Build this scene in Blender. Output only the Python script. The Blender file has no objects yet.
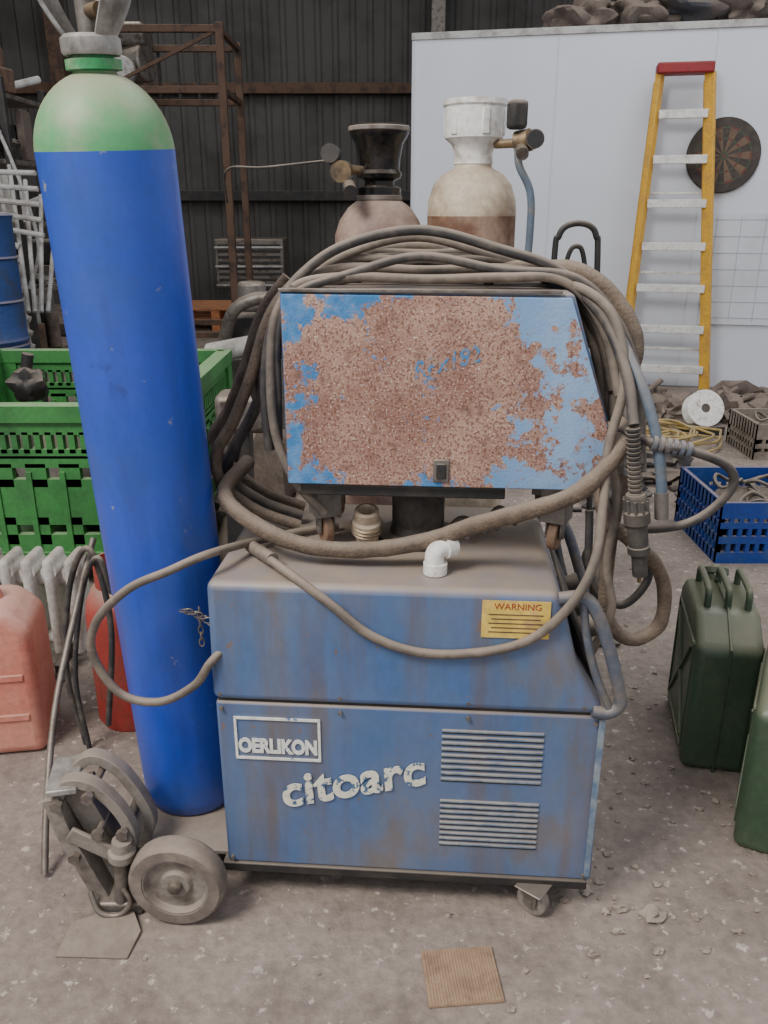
import bpy, bmesh, math, random
from mathutils import Vector, Matrix, Quaternion, noise as mnoise
random.seed(7)
D=bpy.data
COL=bpy.context.scene.collection
def lin(c):
    out=[]
    for v in c[:3]:
        v=v/255.0
        out.append(v/12.92 if v<=0.04045 else ((v+0.055)/1.055)**2.4)
    return (*out,1.0)
# ---------------------------------------------------------------- materials
DUST=(162,146,130)
def M(name,base,second=None,scale=6,thr=0.55,width=0.08,rough=0.6,metal=0.0,dust=0.5,bump=0.15,
      var=0.18,stretch=(1,1,1),fine=60,spots=None,spot_scale=40,spot_thr=0.66,dustcol=DUST,alld=0.0,
      streak=None,streak_f=0.5,streak_s=(16,16,1.3),streak_t=(0.5,0.72),blot=None,blot_scale=3,blot_t=(0.6,0.66),blot_f=0.8):
    m=D.materials.new(name); m.use_nodes=True
    nt=m.node_tree; N=nt.nodes; L=nt.links
    b=N['Principled BSDF']
    tc=N.new('ShaderNodeTexCoord'); mp=N.new('ShaderNodeMapping'); mp.inputs['Scale'].default_value=stretch
    L.new(tc.outputs['Object'],mp.inputs[0])
    def noise(s,d=8,r=0.6,src=None):
        n=N.new('ShaderNodeTexNoise'); n.inputs['Scale'].default_value=s; n.inputs['Detail'].default_value=d
        n.inputs['Roughness'].default_value=r; L.new(src or mp.outputs[0],n.inputs['Vector']); return n.outputs['Fac']
    def mr(inp,a,bb,c=0,d=1):
        n=N.new('ShaderNodeMapRange'); n.inputs[1].default_value=a;n.inputs[2].default_value=bb
        n.inputs[3].default_value=c;n.inputs[4].default_value=d; L.new(inp,n.inputs[0]); return n.outputs[0]
    def mix(f,a,bb,mode='MIX'):
        n=N.new('ShaderNodeMix'); n.data_type='RGBA'; n.blend_type=mode
        for sock,val in ((n.inputs['Factor'],f),(n.inputs[6],a),(n.inputs[7],bb)):
            if isinstance(val,(float,int,tuple)): sock.default_value=val
            else: L.new(val,sock)
        return n.outputs[2]
    def mul(a,bb):
        n=N.new('ShaderNodeMath'); n.operation='MULTIPLY'
        for i,v in enumerate((a,bb)):
            if isinstance(v,(float,int)): n.inputs[i].default_value=v
            else: L.new(v,n.inputs[i])
        return n.outputs[0]
    col=lin(base)
    if second: col=mix(mr(noise(scale),thr-width,thr+width),col,lin(second))
    if streak:
        m2=N.new('ShaderNodeMapping'); m2.inputs['Scale'].default_value=streak_s; L.new(tc.outputs['Object'],m2.inputs[0])
        col=mix(mul(mr(noise(1.0,6,0.6,m2.outputs[0]),streak_t[0],streak_t[1]),streak_f),col,lin(streak))
    if blot: col=mix(mul(mr(noise(blot_scale,9,0.65),blot_t[0],blot_t[1]),blot_f),col,lin(blot))
    if spots: col=mix(mr(noise(spot_scale,4),spot_thr-0.03,spot_thr+0.03),col,lin(spots))
    fn=noise(fine,6)
    v=mr(fn,0.3,0.7,1-var,1+var)
    cmb=N.new('ShaderNodeCombineColor')
    for i in range(3): L.new(v,cmb.inputs[i])
    col=mix(1.0,col,cmb.outputs[0],'MULTIPLY')
    if alld>0:
        col=mix(mul(mr(noise(4.5),0.3,0.7,0.25,1.0),alld),col,lin(dustcol))
    if dust>0:
        g=N.new('ShaderNodeNewGeometry'); sp=N.new('ShaderNodeSeparateXYZ'); L.new(g.outputs['Normal'],sp.inputs[0])
        up=mr(sp.outputs[2],0.15,0.85)
        f=mul(up,mul(mr(noise(9),0.25,0.6,0.6,1.0),dust))
        col=mix(f,col,lin(dustcol))
    if isinstance(col,tuple): b.inputs['Base Color'].default_value=col
    else: L.new(col,b.inputs['Base Color'])
    b.inputs['Roughness'].default_value=rough; b.inputs['Metallic'].default_value=metal
    if bump>0:
        bp=N.new('ShaderNodeBump'); bp.inputs['Strength'].default_value=bump; bp.inputs['Distance'].default_value=0.01
        L.new(fn,bp.inputs['Height']); L.new(bp.outputs[0],b.inputs['Normal'])
    return m
# ---------------------------------------------------------------- mesh helpers
GROUPS=[]
def group(name,loc=None,rot=None):
    e=D.objects.new(name,None); e.empty_display_size=0.1; COL.objects.link(e)
    if loc is not None: e.location=loc
    else: GROUPS.append(e)
    if rot is not None:
        if isinstance(rot,Quaternion): e.rotation_mode='QUATERNION'; e.rotation_quaternion=rot
        else: e.rotation_euler=rot
    return e
def add(name,bm,mat,parent=None,smooth=True,bevel=0,seg=2,ang=35):
    bmesh.ops.recalc_face_normals(bm,faces=bm.faces[:])
    me=D.meshes.new(name); bm.to_mesh(me); bm.free()
    for m in (mat if isinstance(mat,(list,tuple)) else [mat]): me.materials.append(m)
    if smooth:
        for p in me.polygons: p.use_smooth=True
        me.set_sharp_from_angle(angle=math.radians(ang))
    o=D.objects.new(name,me); COL.objects.link(o)
    if parent: o.parent=parent
    if bevel:
        md=o.modifiers.new('b','BEVEL'); md.width=bevel; md.segments=seg; md.limit_method='ANGLE'; md.angle_limit=math.radians(30)
    return o
def bbox(bm,c,s,rot=None):
    r=bmesh.ops.create_cube(bm,size=1.0)
    mt=Matrix.Translation(c)
    if rot is not None: mt=mt@(rot.to_matrix().to_4x4() if isinstance(rot,Quaternion) else Matrix.Rotation(rot,4,'Z'))
    mt=mt@Matrix.Diagonal((*s,1))
    bmesh.ops.transform(bm,matrix=mt,verts=r['verts'])
    return r['verts']
def box(name,parent,c,s,mat,bevel=0.004,rot=None):
    bm=bmesh.new(); bbox(bm,c,s,rot); return add(name,bm,mat,parent,bevel=bevel)
def bcyl(bm,p0,p1,r0,r1=None,seg=20):
    p0=Vector(p0);p1=Vector(p1); r1=r0 if r1 is None else r1
    d=p1-p0; q=d.to_track_quat('Z','Y')
    r=bmesh.ops.create_cone(bm,cap_ends=True,segments=seg,radius1=r0,radius2=r1,depth=d.length)
    bmesh.ops.transform(bm,matrix=Matrix.Translation((p0+p1)/2)@q.to_matrix().to_4x4(),verts=r['verts'])
def cyl(name,parent,p0,p1,r0,mat,r1=None,seg=28,bevel=0.0):
    bm=bmesh.new(); bcyl(bm,p0,p1,r0,r1,seg); return add(name,bm,mat,parent,bevel=bevel)
def bbeam(bm,p0,p1,w,d,up='Y'):
    p0=Vector(p0);p1=Vector(p1); v=p1-p0; q=v.to_track_quat('Z',up)
    r=bmesh.ops.create_cube(bm,size=1.0)
    bmesh.ops.transform(bm,matrix=Matrix.Translation((p0+p1)/2)@q.to_matrix().to_4x4()@Matrix.Diagonal((w,d,v.length,1)),verts=r['verts'])
def beam(name,parent,p0,p1,w,d,mat,bevel=0.003):
    bm=bmesh.new(); bbeam(bm,p0,p1,w,d); return add(name,bm,mat,parent,bevel=bevel)
def blathe(bm,prof,mtx=Matrix(),seg=48):
    rings=[]
    for r,z in prof:
        if r<1e-5: rings.append([bm.verts.new(mtx@Vector((0,0,z)))])
        else: rings.append([bm.verts.new(mtx@Vector((r*math.cos(a*2*math.pi/seg),r*math.sin(a*2*math.pi/seg),z))) for a in range(seg)])
    for A,B in zip(rings,rings[1:]):
        if len(A)==1 and len(B)==1: continue
        for i in range(seg):
            j=(i+1)%seg
            if len(A)==1: bm.faces.new((A[0],B[i],B[j]))
            elif len(B)==1: bm.faces.new((A[i],A[j],B[0]))
            else: bm.faces.new((A[i],A[j],B[j],B[i]))
def axis(p,d):
    return Matrix.Translation(p)@Vector(d).to_track_quat('Z','Y').to_matrix().to_4x4()
def lathe(name,parent,prof,mat,mtx=Matrix(),seg=48,ang=35):
    bm=bmesh.new(); blathe(bm,prof,mtx,seg); return add(name,bm,mat,parent,ang=ang)
def prism(name,parent,out,y0,y1,mat,bevel=0.004,seg=2):
    bm=bmesh.new()
    a=[bm.verts.new((x,y0,z)) for x,z in out]; b=[bm.verts.new((x,y1,z)) for x,z in out]
    bm.faces.new(a); bm.faces.new(b[::-1]); n=len(out)
    for i in range(n): bm.faces.new((a[i],b[i],b[(i+1)%n],a[(i+1)%n]))
    return add(name,bm,mat,parent,bevel=bevel,seg=seg)
def crom(P,n=8):
    P=[Vector(p) for p in P]; Q=[2*P[0]-P[1]]+P+[2*P[-1]-P[-2]]; o=[]
    for i in range(1,len(Q)-2):
        a,b,c,d=Q[i-1:i+3]
        for k in range(n):
            t=k/n
            o.append(0.5*((2*b)+(c-a)*t+(2*a-5*b+4*c-d)*t*t+(-a+3*b-3*c+d)*t**3))
    o.append(P[-1]); return o
def btube(bm,pts,r,seg=10,n=8,flat=1.0,smooth=True,wob=0):
    C=crom(pts,n) if smooth else [Vector(p) for p in pts]
    t=(C[1]-C[0]).normalized(); u=t.orthogonal().normalized(); rings=[]
    for i,c in enumerate(C):
        tn=(C[min(i+1,len(C)-1)]-C[max(i-1,0)]).normalized()
        u=(t.rotation_difference(tn))@u; t=tn; u=(u-t*u.dot(t)).normalized(); w=t.cross(u)
        rr=r[min(int(i/n),len(r)-1)] if isinstance(r,(list,tuple)) else r
        if wob: rr*=1+wob*mnoise.noise(c*40)
        rings.append([bm.verts.new(c+u*rr*math.cos(a*2*math.pi/seg)+w*rr*flat*math.sin(a*2*math.pi/seg)) for a in range(seg)])
    for A,B in zip(rings,rings[1:]):
        for i in range(seg): bm.faces.new((A[i],A[(i+1)%seg],B[(i+1)%seg],B[i]))
    bm.faces.new(rings[0][::-1]); bm.faces.new(rings[-1])
def tube(name,parent,pts,r,mat,seg=10,n=8,flat=1.0,wob=0):
    bm=bmesh.new(); btube(bm,pts,r,seg,n,flat,True,wob); return add(name,bm,mat,parent,ang=60)
def strip(name,parent,pts,y0,y1,th,mat,n=8):
    C=crom([(x,0,z) for x,z in pts],n); bm=bmesh.new(); rows=[]
    for i,c in enumerate(C):
        t=(C[min(i+1,len(C)-1)]-C[max(i-1,0)]).normalized(); nn_=Vector((-t.z,0,t.x))*th/2
        a=c+nn_; b_=c-nn_
        rows.append([bm.verts.new((a.x,y0,a.z)),bm.verts.new((a.x,y1,a.z)),bm.verts.new((b_.x,y1,b_.z)),bm.verts.new((b_.x,y0,b_.z))])
    for A,B in zip(rows,rows[1:]):
        for i in range(4): bm.faces.new((A[i],A[(i+1)%4],B[(i+1)%4],B[i]))
    bm.faces.new(rows[0][::-1]); bm.faces.new(rows[-1])
    return add(name,bm,mat,parent,bevel=0.0015)
def text(name,parent,s,loc,size,mat,rot=(math.pi/2,0,0),ext=0.0008,off=0.0,sx=1.0,shear=0,space=1.0):
    cu=D.curves.new(name,'FONT'); cu.body=s; cu.size=size; cu.extrude=ext; cu.offset=off; cu.align_x='CENTER'; cu.align_y='CENTER'
    cu.shear=shear; cu.space_character=space
    t=D.objects.new(name+'_t',cu); COL.objects.link(t); bpy.context.view_layer.update()
    me=D.meshes.new_from_object(t.evaluated_get(bpy.context.evaluated_depsgraph_get())); D.objects.remove(t)
    me.materials.clear(); me.materials.append(mat)
    o=D.objects.new(name,me); COL.objects.link(o); o.parent=parent; o.location=loc; o.rotation_euler=rot; o.scale=(sx,1,1)
    return o
def lump(bm,c,s,seed,amp=0.25,sub=3):
    r=bmesh.ops.create_icosphere(bm,subdivisions=sub,radius=1.0)
    for v in r['verts']:
        k=1+amp*mnoise.noise(v.co*1.8+Vector((seed*3.1,seed,0)))
        v.co=Vector((v.co.x*s[0]*k,v.co.y*s[1]*k,v.co.z*s[2]*k))+Vector(c)
# ---------------------------------------------------------------- materials set
blue_cab=M('blue_cabinet_paint',(46,98,156),(76,106,136),scale=5,thr=0.56,width=0.16,rough=0.5,dust=1.0,bump=0.05,stretch=(1,1,0.6),var=0.10,
           spots=(112,84,70),spot_scale=34,spot_thr=0.685,alld=0.32,streak=(84,74,70),streak_f=0.7,streak_t=(0.46,0.7),blot=(96,84,78),blot_scale=5,blot_t=(0.55,0.66),blot_f=0.6)
blue_dark=M('blue_edge_paint',(48,96,142),(110,86,76),scale=14,thr=0.52,rough=0.6,dust=0.9,alld=0.15)
bottle_blue=M('bottle_blue_paint',(18,76,200),(32,80,170),scale=4,thr=0.55,width=0.15,rough=0.36,dust=0.2,bump=0.04,var=0.06,
              spots=(140,144,154),spot_scale=26,spot_thr=0.72,alld=0.10,streak=(28,52,116),streak_f=0.6,streak_s=(9,9,1.0),
              blot=(24,32,60),blot_scale=5,blot_t=(0.62,0.70),blot_f=0.7)
bottle_green=M('bottle_green_paint',(84,160,104),(150,156,128),scale=7,thr=0.5,width=0.1,rough=0.5,dust=0.9,bump=0.03,var=0.08,dustcol=(156,154,130))
green_plain=M('valve_green_paint',(50,140,84),(130,150,120),scale=14,dust=0.2)
grey_metal=M('cast_grey_metal',(168,166,162),(116,112,108),scale=14,thr=0.55,rough=0.45,metal=0.4,dust=0.4)
steel=M('dull_steel',(124,118,112),(90,80,72),scale=16,rough=0.5,metal=0.5,dust=0.6)
dusty_black=M('dusty_black_rubber',(50,48,46),(84,78,72),scale=12,thr=0.5,rough=0.75,dust=0.7)
tyre=M('dusty_tyre',(112,102,94),(136,124,114),scale=10,rough=0.9,dust=0.6)
rim=M('dusty_wheel_rim',(134,126,118),(104,94,86),scale=12,rough=0.7,dust=0.7)
cable=M('dusty_cable',(98,90,82),(124,112,100),scale=14,thr=0.5,rough=0.8,dust=0.8,bump=0.1)
cable_dark=M('dark_cable',(58,56,56),(96,88,80),scale=14,thr=0.55,rough=0.7,dust=0.75,bump=0.1)
sleeve=M('textile_hose_sleeve',(120,104,88),(88,76,66),scale=22,thr=0.52,width=0.15,rough=0.95,dust=0.7,bump=0.6,fine=150)
white_p=M('white_lettering',(228,228,220),(84,122,160),scale=70,thr=0.63,width=0.02,dust=0,bump=0)
white_p2=M('worn_white_lettering',(226,224,206),(80,108,138),scale=46,thr=0.56,width=0.02,dust=0,bump=0)
pale_blue=M('faded_lettering_blue',(70,128,180),(150,122,108),scale=60,thr=0.51,width=0.03,dust=0,bump=0)
hose_blue=M('blue_grey_hose',(92,106,120),(116,112,106),scale=16,rough=0.6,dust=0.6)
yellow_l=M('yellow_label',(222,190,90),(186,150,100),scale=24,dust=0,bump=0)
red_ink=M('label_red_ink',(150,60,40),dust=0,bump=0)
vent_m=M('vent_slat_paint',(136,146,154),(92,114,140),scale=22,thr=0.53,dust=0.8,bump=0.05)
dark=M('dark_dull_steel',(42,41,41),(62,56,50),scale=10,dust=0.5)  # own dark colour of the steel parts, with brown patches
rust=M('rusty_frame_steel',(96,74,60),(66,54,48),scale=8,rough=0.85,dust=0.3)
cream=M('cream_bottle_paint',(200,184,160),(152,130,108),scale=8,thr=0.53,width=0.1,rough=0.6,dust=0.4)
brown_band=M('rust_bottle_band',(112,80,62),(154,128,108),scale=9,rough=0.8,dust=0.2)
white_cap=M('white_cap_paint',(232,230,224),(180,168,152),scale=20,thr=0.62,rough=0.5,dust=0.1)
black_gl=M('black_guard_metal',(24,22,22),(56,50,46),scale=18,thr=0.58,rough=0.22,metal=0.3,dust=0.25)
mauve=M('brown_bottle_paint',(122,94,84),(162,138,124),scale=9,thr=0.5,rough=0.6,dust=0.7)
brass=M('brass_fitting',(140,118,88),(92,80,66),scale=20,metal=0.5,rough=0.45)
green_bin=M('green_bin_plastic',(48,124,58),(38,98,48),scale=5,rough=0.5,dust=0.75,bump=0.03,dustcol=(150,180,130),alld=0.08)
red_pl=M('pale_fuel_plastic',(196,98,80),(212,142,122),scale=6,thr=0.5,width=0.2,rough=0.5,dust=0.6,bump=0.02,alld=0.2,dustcol=(190,168,154))
red_pl2=M('dusty_red_paint',(170,50,44),(140,60,50),scale=8,rough=0.55,dust=0.9,alld=0.15)
heater_m=M('heater_enamel',(204,202,196),(172,164,156),scale=8,rough=0.5,dust=0.6)
olive=M('olive_can_paint',(52,76,56),(70,86,66),scale=7,thr=0.55,rough=0.4,dust=0.7,bump=0.03,alld=0.1,dustcol=(140,136,112))
crate_b=M('blue_crate_plastic',(24,60,140),(40,76,130),scale=8,dust=0.6,rough=0.5)
crate_g=M('grey_crate_plastic',(136,126,116),(108,98,88),scale=8,dust=0.6)
ylw=M('ladder_yellow_fibreglass',(216,166,56),(196,150,70),scale=10,rough=0.55,dust=0.3,bump=0.02)
alu=M('ladder_aluminium',(222,220,214),(196,192,186),scale=10,rough=0.5,metal=0.1,dust=0.1)
red_c=M('ladder_red_cap',(140,36,40),(120,40,38),scale=10,dust=0.15)
wood=M('pallet_wood',(184,120,78),(140,96,66),scale=10,stretch=(1,6,6),rough=0.9,dust=0.2)
card=M('cardboard',(166,138,112),(146,120,98),scale=18,rough=0.95,dust=0,bump=0.15,var=0.10)
castor_m=M('castor_rubber',(140,110,88),(110,90,76),scale=18,rough=0.8,dust=0.4)
card_g=M('dusty_card',(140,128,116),(120,108,98),scale=18,rough=0.95,dust=0.3,bump=0.1)
stone=M('rubble_stone',(164,152,140),(126,114,104),scale=20,rough=0.95,dust=0.3,bump=0.4)
blue_d=M('blue_drum_paint',(28,62,120),(44,58,88),scale=8,dust=0.5)
white_bx=M('whitish_sheet',(180,180,178),(140,136,132),scale=6,dust=0.4)
chart_m=M('chart_sheet',(206,210,218),(196,200,206),scale=3,dust=0,bump=0,var=0.02)
line_m=M('chart_line',(178,182,190),dust=0,bump=0)
sackm=M('sack_cloth',(110,98,90),(80,70,64),scale=5,rough=0.95,dust=0.4,bump=0.4)
sack_b=M('sack_dark_cloth',(70,70,74),(90,78,70),scale=5,rough=0.95,dust=0.4,bump=0.4)
yel_c=M('yellow_cable_rubber',(186,160,90),(150,132,92),scale=14,dust=0.5)
plast=M('grey_handle_plastic',(88,94,106),(112,106,100),scale=14,rough=0.5,dust=0.7)

def feeder_mat():
    m=D.materials.new('rusted_blue_paint'); m.use_nodes=True; nt=m.node_tree;N=nt.nodes;L=nt.links;b=N['Principled BSDF']
    tc=N.new('ShaderNodeTexCoord'); sp=N.new('ShaderNodeSeparateXYZ'); L.new(tc.outputs['Object'],sp.inputs[0])
    def noise(s,d=10,r=0.65):
        n=N.new('ShaderNodeTexNoise'); n.inputs['Scale'].default_value=s;n.inputs['Detail'].default_value=d;n.inputs['Roughness'].default_value=r
        L.new(tc.outputs['Object'],n.inputs['Vector']); return n.outputs['Fac']
    def mr(i,a,c,o0=0,o1=1):
        n=N.new('ShaderNodeMapRange');n.inputs[1].default_value=a;n.inputs[2].default_value=c;n.inputs[3].default_value=o0;n.inputs[4].default_value=o1;L.new(i,n.inputs[0]);return n.outputs[0]
    def addn(a,c):
        n=N.new('ShaderNodeMath');n.operation='ADD';L.new(a,n.inputs[0]);L.new(c,n.inputs[1]);return n.outputs[0]
    def mix(f,a,c):
        n=N.new('ShaderNodeMix');n.data_type='RGBA'
        for sck,v in ((n.inputs['Factor'],f),(n.inputs[6],a),(n.inputs[7],c)):
            if isinstance(v,tuple): sck.default_value=v
            else: L.new(v,sck)
        return n.outputs[2]
    base=mix(mr(noise(7),0.4,0.62),lin((146,108,94)),lin((178,144,126)))
    base=mix(mr(noise(200,2,0.5),0.52,0.60,0,0.75),base,lin((104,68,54)))
    base=mix(mr(noise(240,2,0.5),0.60,0.67,0,0.8),base,lin((216,200,188)))
    base=mix(mr(noise(30,8,0.7),0.56,0.64,0,0.6),base,lin((108,78,66)))
    blue=mix(mr(sp.outputs[0],0.3,0.5),lin((54,118,174)),lin((142,172,206)))
    blue=mix(mr(noise(26),0.42,0.62,0,0.6),blue,lin((116,156,200)))
    f=addn(noise(10,12,0.72),mr(sp.outputs[0],0.38,0.47,0,0.13))
    f=addn(f,mr(sp.outputs[0],0.12,0.0,0,0.11)); f=addn(f,mr(sp.outputs[2],1.20,1.27,0,0.08)); f=addn(f,mr(sp.outputs[2],0.97,0.9,0,0.08))
    f=mr(f,0.598,0.62)
    L.new(mix(f,base,blue),b.inputs['Base Color']); b.inputs['Roughness'].default_value=0.7
    bp=N.new('ShaderNodeBump');bp.inputs['Strength'].default_value=0.3;bp.inputs['Distance'].default_value=0.003;L.new(noise(200,2,0.5),bp.inputs['Height']);L.new(bp.outputs[0],b.inputs['Normal'])
    return m
feeder_m=feeder_mat()
floor_m=M('dusty_concrete_floor',(158,144,133),(132,119,110),scale=1.8,thr=0.5,width=0.2,rough=0.95,dust=0,bump=0.6,var=0.2,fine=38,
          blot=(104,93,86),blot_scale=3.4,blot_t=(0.48,0.66),blot_f=0.65,spots=(184,172,160),spot_scale=34,spot_thr=0.64)
corr_m=M('corrugated_sheet',(84,82,80),(68,66,64),scale=1.2,rough=0.8,dust=0.2,bump=0.0,var=0.04)
part_m=M('white_sandwich_panel',(214,219,228),(202,206,214),scale=0.9,thr=0.55,width=0.2,rough=0.5,dust=0.3,bump=0.0,var=0.02,spots=(186,188,194),spot_scale=9,spot_thr=0.74)

# ================================================================ ROOM
bm=bmesh.new(); bbox(bm,(0,5,-0.1),(24,20,0.2)); add('floor',bm,floor_m,smooth=False)
def corrugated(name,p0,p1,h,mat,z0=0,period=0.25,amp=0.03):
    bm=bmesh.new(); p0=Vector(p0);p1=Vector(p1);d=(p1-p0);L=d.length;d.normalize();nrm=Vector((-d.y,d.x,0))
    xs=[];x=0
    while x<L:
        for dx,a in ((0,0),(0.14,0),(0.17,1),(0.22,1)):
            if x+dx<=L: xs.append((x+dx,a*amp))
        x+=period
    prev=None
    for x,a in xs:
        c=p0+d*x+nrm*a
        cur=(bm.verts.new((c.x,c.y,z0)),bm.verts.new((c.x,c.y,z0+h)))
        if prev: bm.faces.new((prev[0],cur[0],cur[1],prev[1]))
        prev=cur
    return add(name,bm,mat,smooth=False)
corrugated('wall_back',(11,13.5,0),(-11,13.5,0),6.2,corr_m)
corrugated('wall_left',(-9.5,13.5,0),(-9.5,-1,0),6.2,corr_m)
bm=bmesh.new(); bbox(bm,(0,9.0,6.3),(22,9.4,0.12)); add('ceiling',bm,corr_m,smooth=False)  # unseen roof slab, set over the rear alone to keep it darker
g=group('portal_frame')
for x in (-4.6,0.75): box('column',g,(x,13.2,3.05),(0.2,0.25,6.1),rust if x<0 else steel,bevel=0.01)
for z in (1.6,3.05,4.4): box('rail',g,(0,13.36,z),(20,0.1,0.14),rust if z==3.05 else dark,bevel=0.005)
A=Vector((0.22,7.42,0));B=Vector((5.6,6.28,0));dd=(B-A).normalized();nn=Vector((-dd.y,dd.x,0))
ang=math.atan2(dd.y,dd.x); Lp=(B-A).length
g=group('wall_partition',A,(0,0,ang))
box('panel_sheet',g,(Lp/2,1.0,1.35),(Lp,2.0,2.7),part_m,bevel=0.01)
box('top_trim',g,(Lp/2,-0.005,2.68),(Lp,0.02,0.05),white_bx,bevel=0.003)
for x in (0.03,1.15,2.3,3.45): box('joint_strip',g,(x,-0.004,1.33),(0.012,0.008,2.64),part_m,bevel=0)
g2=group('wall_chart',A+dd*2.35-nn*0.005,(0,0,ang))
box('sheet',g2,(0.55,-0.012,0.95),(1.0,0.006,0.85),chart_m,bevel=0)
for i in range(6): box('line_v',g2,(0.1+i*0.18,-0.017,0.95),(0.005,0.003,0.8),line_m,bevel=0)
for i in range(7): box('line_h',g2,(0.55,-0.017,0.58+i*0.125),(0.95,0.003,0.005),line_m,bevel=0)
g=group('sack_pile')
for i,(x,y,z,sx,m_) in enumerate([(1.6,7.6,2.82,0.26,sackm),(2.0,7.55,2.86,0.25,sackm),(2.4,7.5,2.90,0.30,sack_b),(2.78,7.4,2.86,0.22,sackm),(3.1,7.35,2.93,0.22,sack_b),(2.2,7.6,2.83,0.3,sackm)]):
    bm=bmesh.new(); lump(bm,(x,y,z),(sx,0.22,0.14),i,0.7,4); add('sack',bm,m_,g)

g=group('dartboard',A+dd*2.43+Vector((0,0,1.79))-nn*0.025,(0,0,ang))
dk=M('dartboard_black',(56,48,44),(72,62,54),scale=14,dust=0,bump=0.1); dc=M('dartboard_sisal',(104,84,66),(88,70,58),scale=14,dust=0,bump=0.1)
dr=M('dartboard_red',(96,56,48),dust=0); dg=M('dartboard_green',(62,72,56),dust=0)
bm=bmesh.new()
bcyl(bm,(0,0.018,0),(0,-0.012,0),0.265,0.265,60)
rings=[0.0,0.012,0.03,0.11,0.125,0.19,0.205,0.262]
for k in range(1,len(rings)):
    for s in range(20):
        a0=(s-0.5)/20*2*math.pi;a1=(s+0.5)/20*2*math.pi;r0=rings[k-1];r1=rings[k]
        pts=[(r0,a0),(r1,a0),(r1,(a0+a1)/2),(r1,a1),(r0,a1)] if r0>0 else [(0.0001,a0),(r1,a0),(r1,a1)]
        f=bm.faces.new([bm.verts.new((r*math.sin(a),-0.0145,r*math.cos(a))) for r,a in pts])
        if k==7: mi=0
        elif k==1: mi=2
        elif k==2: mi=3
        elif k in (4,6): mi=2 if s%2 else 3
        else: mi=1 if s%2 else 0
        f.material_index=mi
add('board',bm,[dk,dc,dr,dg],g,smooth=False)
lathe('rim',g,[(0.255,-0.02),(0.27,-0.02),(0.27,0.0),(0.255,0.0),(0.255,-0.02)],dk,Matrix.Rotation(math.pi/2,4,'X'))

g=group('stepladder')
FL=Vector((1.93,6.72,0));FR=Vector((2.56,6.56,0));TL=Vector((2.03,6.83,2.34));TR=Vector((2.37,6.75,2.34))
off=Vector((0.0,0.09,0))
for a,b_ in ((FL,TL),(FR,TR)):
    beam('front_rail',g,a,b_,0.04,0.075,ylw)
for k in range(7):
    zv=0.205+0.31*k
    f=zv/2.34; a=FL.lerp(TL,f);b_=FR.lerp(TR,f)
    bm=bmesh.new(); bbeam(bm,a+Vector((0.02,-0.02,0)),b_+Vector((-0.02,-0.02,0)),0.03,0.06); add('step',bm,alu,g,bevel=0.004)
for a,b_ in ((FL,TL),(FR,TR)): beam('rear_rail',g,a+off+Vector((0,0,0.08)),b_+Vector((0,0.07,-0.05)),0.035,0.03,ylw)
for f in (0.15,0.4,0.65): beam('rear_brace',g,FL.lerp(TL,f)+off,FR.lerp(TR,f)+off,0.02,0.02,alu)
box('top_cap',g,((TL+TR)/2)+Vector((0,0.02,0.03)),(0.40,0.16,0.075),red_c,bevel=0.012,rot=ang)
for p in (FL,FR): box('foot',g,p+Vector((0,0,0.03)),(0.07,0.1,0.06),dusty_black,bevel=0.008)

# ================================================================ LEFT BACKGROUND
g=group('steel_storage_frame')
X0,X1,Y0,Y1=-2.62,-1.5,8.6,9.6
for x in (X0,X1):
    for y in (Y0,Y1): box('post',g,(x,y,1.5),(0.07,0.07,3.0),rust,bevel=0.005)
for z in (0.2,2.45,2.95):
    for y in (Y0,Y1): box('bar',g,((X0+X1)/2,y,z),(X1-X0,0.06,0.06),rust,bevel=0.004)
    for x in (X0,X1): box('side_bar',g,(x,(Y0+Y1)/2,z),(0.05,Y1-Y0,0.05),rust,bevel=0.004)
for i in range(6): box('upright_rod',g,(X0+0.1+i*0.2,Y1,2.7),(0.025,0.025,0.5),dark,bevel=0)
beam('diagonal',g,(X0,Y0,2.45),(X1,Y0,2.95),0.03,0.03,rust)
cyl('motor',g,(-2.6,9.0,2.7),(-2.25,8.9,2.72),0.17,steel,bevel=0.02)
box('motor_box',g,(-2.4,9.0,2.95),(0.3,0.4,0.2),steel,bevel=0.03)
cyl('motor_flange',g,(-2.45,8.75,2.62),(-2.45,8.68,2.62),0.13,grey_metal,bevel=0.01)
cyl('drum_part',g,(-2.55,8.9,0.5),(-2.55,8.9,1.0),0.2,steel)
g=group('wooden_pallet')
for lay in (0,0.14):
    for i in range(7): box('deck_board',g,(-2.05,10.35+i*0.15,0.125+lay),(1.1,0.11,0.022),wood,bevel=0.002)
    for x in (-2.55,-2.05,-1.55): box('bearer',g,(x,10.8,0.055+lay),(0.1,1.0,0.1 if lay==0 else 0.11),wood,bevel=0.002)
g=group('louvred_cabinet')
box('body',g,(-1.85,12.2,0.70),(0.95,0.6,0.66),steel,bevel=0.02)
for i in range(8): box('louvre',g,(-1.85,11.89,0.42+i*0.075),(0.85,0.02,0.035),dark,bevel=0.003)
for i in range(3): box('shelf_edge',g,(-1.85,11.87,0.42+i*0.25),(0.93,0.03,0.025),white_bx,bevel=0.003)
box('base',g,(-1.85,12.2,0.185),(0.9,0.55,0.37),dark,bevel=0.01)
g=group('workbench')
box('top',g,(-3.6,8.2,0.9),(1.6,0.8,0.06),steel,bevel=0.005)
for x in (-4.35,-2.85):
    for y in (7.85,8.55): box('leg',g,(x,y,0.435),(0.07,0.07,0.87),dark,bevel=0.003)
box('vice',g,(-3.1,8.0,1.04),(0.25,0.3,0.22),dark,bevel=0.03)
box('lower_shelf',g,(-3.6,8.2,0.3),(1.5,0.7,0.03),dark,bevel=0)
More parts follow.
